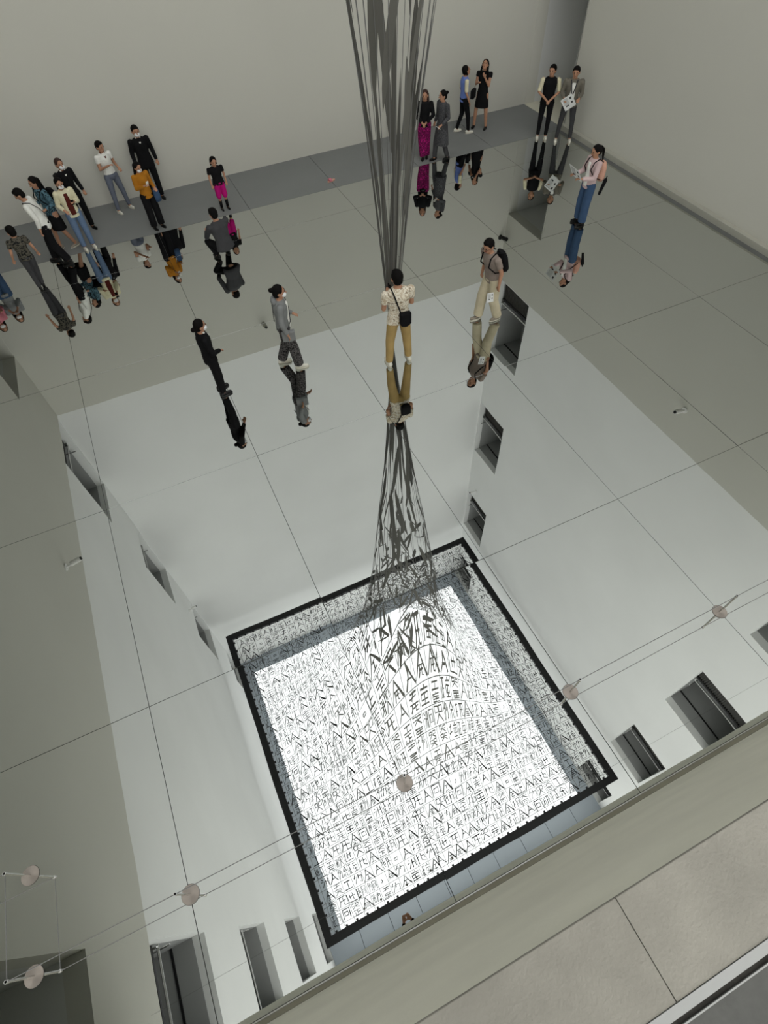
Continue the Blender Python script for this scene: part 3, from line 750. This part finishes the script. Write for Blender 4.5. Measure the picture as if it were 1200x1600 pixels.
person(9.74, 15.89, 0, R_ - 10, 1.62, 'person in light blue vest over white sleeves looking up, short hair, black trousers, white shoes', LBLUE, 'vest', BLACK, 'slim', SHOE_W, ('down', 'down'), 'step', -.04, 0, 16, 'bob', female=True, extras=('white_vest_sleeves',), group=GW)
person(10.36, 15.93, 0, F_ - 48, 1.64, 'woman with long hair in short black dress looking up, bare legs, black handbag', BLACK, 'dress', None, 'skirt', SHOE_B, ('phone', 'chin'), 'apart', -.04, 0, 26, 'long', female=True, extras=('tote',), group=GW)
e = person(8.00, 14.99, 0, F_ - 30, 1.60, 'woman in black jacket and magenta print trousers, long dark red hair, beside the funnel', BLACK, 'jacket', MAGP, 'wide', SHOE_B, ('clasp', 'clasp'), 'cross', 0, 0, -4, 'long', BROWNHAIR, female=True, group=GW)
e = person(8.36, 14.66, 0, F_ - 80, 1.62, 'woman in long dark grey wool coat, hair in bun, looking aside with a phone', COATG, 'coat', SUITG, 'trousers', SHOE_B, ('down', 'hold'), 'step', 0, -12, -4, 'bun', female=True, group=GW)
held(e[0], e[1], 'phone', (-.21, .30, .97), (.07, .009, .14), WHITE, (-.9, 0, 0), 'white phone held low by the woman in the grey coat', 'phone')
person(2.27, 14.96, 0, F_ + 5, 1.20, 'child in black T-shirt and magenta knee-length shorts standing alone by the mirror edge', BLACK, 'tee', MAG, 'shorts', SHOE_B, ('down', 'down'), 'stand', 0, 0, -6, 'bob', child=True, extras=('socks',), width=1.12, group=GW)
person(1.66, 12.8, 0, B_ + 22, 1.72, 'person in dark grey jacket squatting on the mirror floor, seen from behind', SUITG, 'jacket', BLACK, 'trousers', SHOE_B, ('squat', 'squat'), 'squat', .16, 0, -4, 'short', width=1.12, group=GM)
person(.85, 16.36, 0, F_ + 8, 1.70, 'tall man in black suit with white mask standing against the far wall', BLACK, 'suit', BLACK, 'trousers', SHOE_B, ('down', 'down'), 'stand', 0, 0, -4, 'short', mask=True, collar=WHITE, extras=('tie',), group=GW)
e = person(.54, 14.87, 0, F_ + 20, 1.50, 'woman in mustard jacket and black trousers, phone in hand, denim jacket over arm', MUST, 'jacket', BLACK, 'wide', SHOE_B, ('phone', 'bent'), 'stand', 0, 8, -16, 'long', mask=True, female=True, group=GW)
o_ = obj('draped_denim', MB().loft([(V((-.20, .12, z)), rx, .05) for z, rx in ((.70, .07), (.85, .085), (1.0, .07), (1.10, .045))]), BLUEJ, e[0], smooth=True)
held(e[0], e[1], 'phone', (.02, .31, 1.29), (.07, .009, .14), WHITE, (-.4, 0, 0), 'white phone held up by the woman in the mustard jacket', 'phone')
e = person(-.07, 16.18, 0, F_ + 25, 1.60, 'woman in white polo shirt and grey-blue jeans, legs apart, hands raised, by the far wall', WHITE, 'polo', GREYJ, 'slim', SHOE_W, ('phone', 'bent'), 'apart', 0, 15, -8, 'short', female=True, collar=MAROON, group=GW)
person(-1.04, 15.64, 0, F_ + 25, 1.62, 'woman guard in black suit with white mask and tie behind the woman in cardigan', BLACK, 'suit', BLACK, 'trousers', SHOE_B, ('down', 'down'), 'stand', 0, 0, 0, 'lowbun', BROWNHAIR, mask=True, female=True, collar=WHITE, extras=('tie',), group=GW)
e = person(-1.16, 14.75, 0, F_ + 14, 1.58, 'woman in cream cardigan over maroon top, white mask, light blue jeans, hair tied up', CREAM, 'cardigan', DENIM, 'trousers', SHOE_W, ('bent', 'phone'), 'stand', 0, 0, -8, 'topbun', mask=True, female=True, extras=('inner_maroon',), group=GW)
held(e[0], e[1], 'phone', (-.04, .31, 1.26), (.07, .009, .14), BLACK, (-.4, 0, 0), 'black phone held by the woman in the cream cardigan', 'phone')
person(-1.60, 15.0, 0, L_ + 30, 1.62, 'woman with long hair in teal print blouse and black skirt, black backpack, beige shoes', TEAL, 'shirt', BLACK, 'skirt', SHOE_G, ('bent', 'bent'), 'step', .05, 0, -10, 'long', female=True, extras=('backpack_black',), group=GW)
person(-1.80, 14.40, 0, L_ - 12, 1.68, 'man in white long-sleeved shirt bowing his head, black trousers, thin black bag strap', WHITE, 'shirt', BLACK, 'wide', SHOE_B, ('down', 'down'), 'step', .20, 0, -22, 'short', HAIR, extras=('strap',), group=GW)
person(-2.34, 13.55, 0, B_ + 12, 1.34, 'boy in dark patterned T-shirt seen from behind, dark trousers, at far left of mirror', CAMO, 'tee', DGREY, 'trousers', SHOE_B, ('loose', 'loose'), 'cross', .02, 20, -10, 'short', child=True, group=GM)
person(-3.54, 15.26, 0, F_ + 10, 1.60, 'person in grey top and dark blue jeans at far left, seen mostly as a reflection', HOOD, 'shirt', BLUEJ, 'wide', SHOE_B, ('phone', 'phone'), 'stand', 0, 0, -8, 'long', mask=True, female=True, group=GW)
person(-3.95, 15.0, 0, F_ + 20, 1.58, 'person in pink top and dark trousers at far left, seen only as a reflection', ROSE, 'shirt', DGREY, 'trousers', SHOE_B, ('phone', 'bent'), 'stand', 0, 0, -8, 'long', mask=True, female=True, group=GW)
e = person(-.14, -.86, PZ - .004, B_, 1.72, 'person in black at the parapet with both arms raised, only seen reflected', BLACK, 'suit', BLACK, 'trousers', SHOE_B, ('reach', 'reach'), 'stand', .10, 0, -20, 'short', group='visitor on the gallery')

# pink shoe lost on the grey strip
sh_ = empty('slipper', (5.22, 14.99, 0.001), 'single small pink slipper lying on the grey floor strip', 'shoe', local=True); sh_.rotation_euler = (0, 0, 1.9)
mb = MB(); mb.loft([(V((0, 0, z)), rx, ry) for z, rx, ry in ((0, .045, .125), (.02, .047, .128), (.026, .044, .122))], n=24); obj('sole', mb, PEACH, sh_, smooth=False)
mb = MB()
for q in range(9):
    a0 = PI*q/9; a1 = PI*(q+1)/9
    for yy, r in ((.02, .050), (.05, .048), (.08, .042)):
        mb.tube((r*math.cos(a0), yy, .02 + .055*math.sin(a0)), (r*math.cos(a1), yy, .02 + .055*math.sin(a1)), .016, n=6)
fused('upper', mb, ROSE, sh_, .008, 2)

# security cameras on the walls
def cctv(x, y, z, nx_, ny_, label, m=None):
    e = empty('security_camera', (x, y, z), label, 'camera', 'wall security cameras')
    n = V((nx_, ny_, 0)); p = V((x, y, z)); m = m or M_white
    obj('wall_plate', MB().tube(p, p + n*.03, .09, n=20), m, e)
    obj('bracket', MB().path([p + n*.03, p + n*.22 + V((0, 0, -.02))], .022, n=8), m, e)
    hs = obj('housing', MB().tube(p + n*.16 + V((0, 0, -.05)), p + n*.42 + V((0, 0, -.12)), .065, .065, n=18), m, e)
    obj('lens', MB().tube(p + n*.42 + V((0, 0, -.12)), p + n*.435 + V((0, 0, -.124)), .045, n=16), M_blackm, hs)
cctv(XR + STEP, 16.0, 19.3, -1, 0, 'white security camera high on right wall just below the fourth-level far opening')
cctv(XL - STEP, 15.7, 19.0, 1, 0, 'white security camera high on left wall just below the fourth-level far opening')
cctv(XR, 6.95, 4.7, -1, 0, 'small white security camera halfway along the lower right wall')
cctv(XL, 9.6, 4.7, 1, 0, 'small white security camera halfway along the lower left wall')
cctv(12.25, YF, 4.2, 0, -1, 'small black security camera on far wall near the right doorway', M_blackm)
cctv(2.8, YF, 4.8, 0, -1, 'small grey security camera low on the middle of the far wall', M_curb)

# fuse the figures' meshes
bpy.context.view_layer.update()
dg = bpy.context.evaluated_depsgraph_get()
new = [(o, bpy.data.meshes.new_from_object(o.evaluated_get(dg))) for o in BAKE]
for o, me in new:
    nm = o.name; o.modifiers.clear(); old = o.data; o.data = me; me.name = nm
for o in list(bpy.data.objects):
    if '_local' in o: del o['_local']
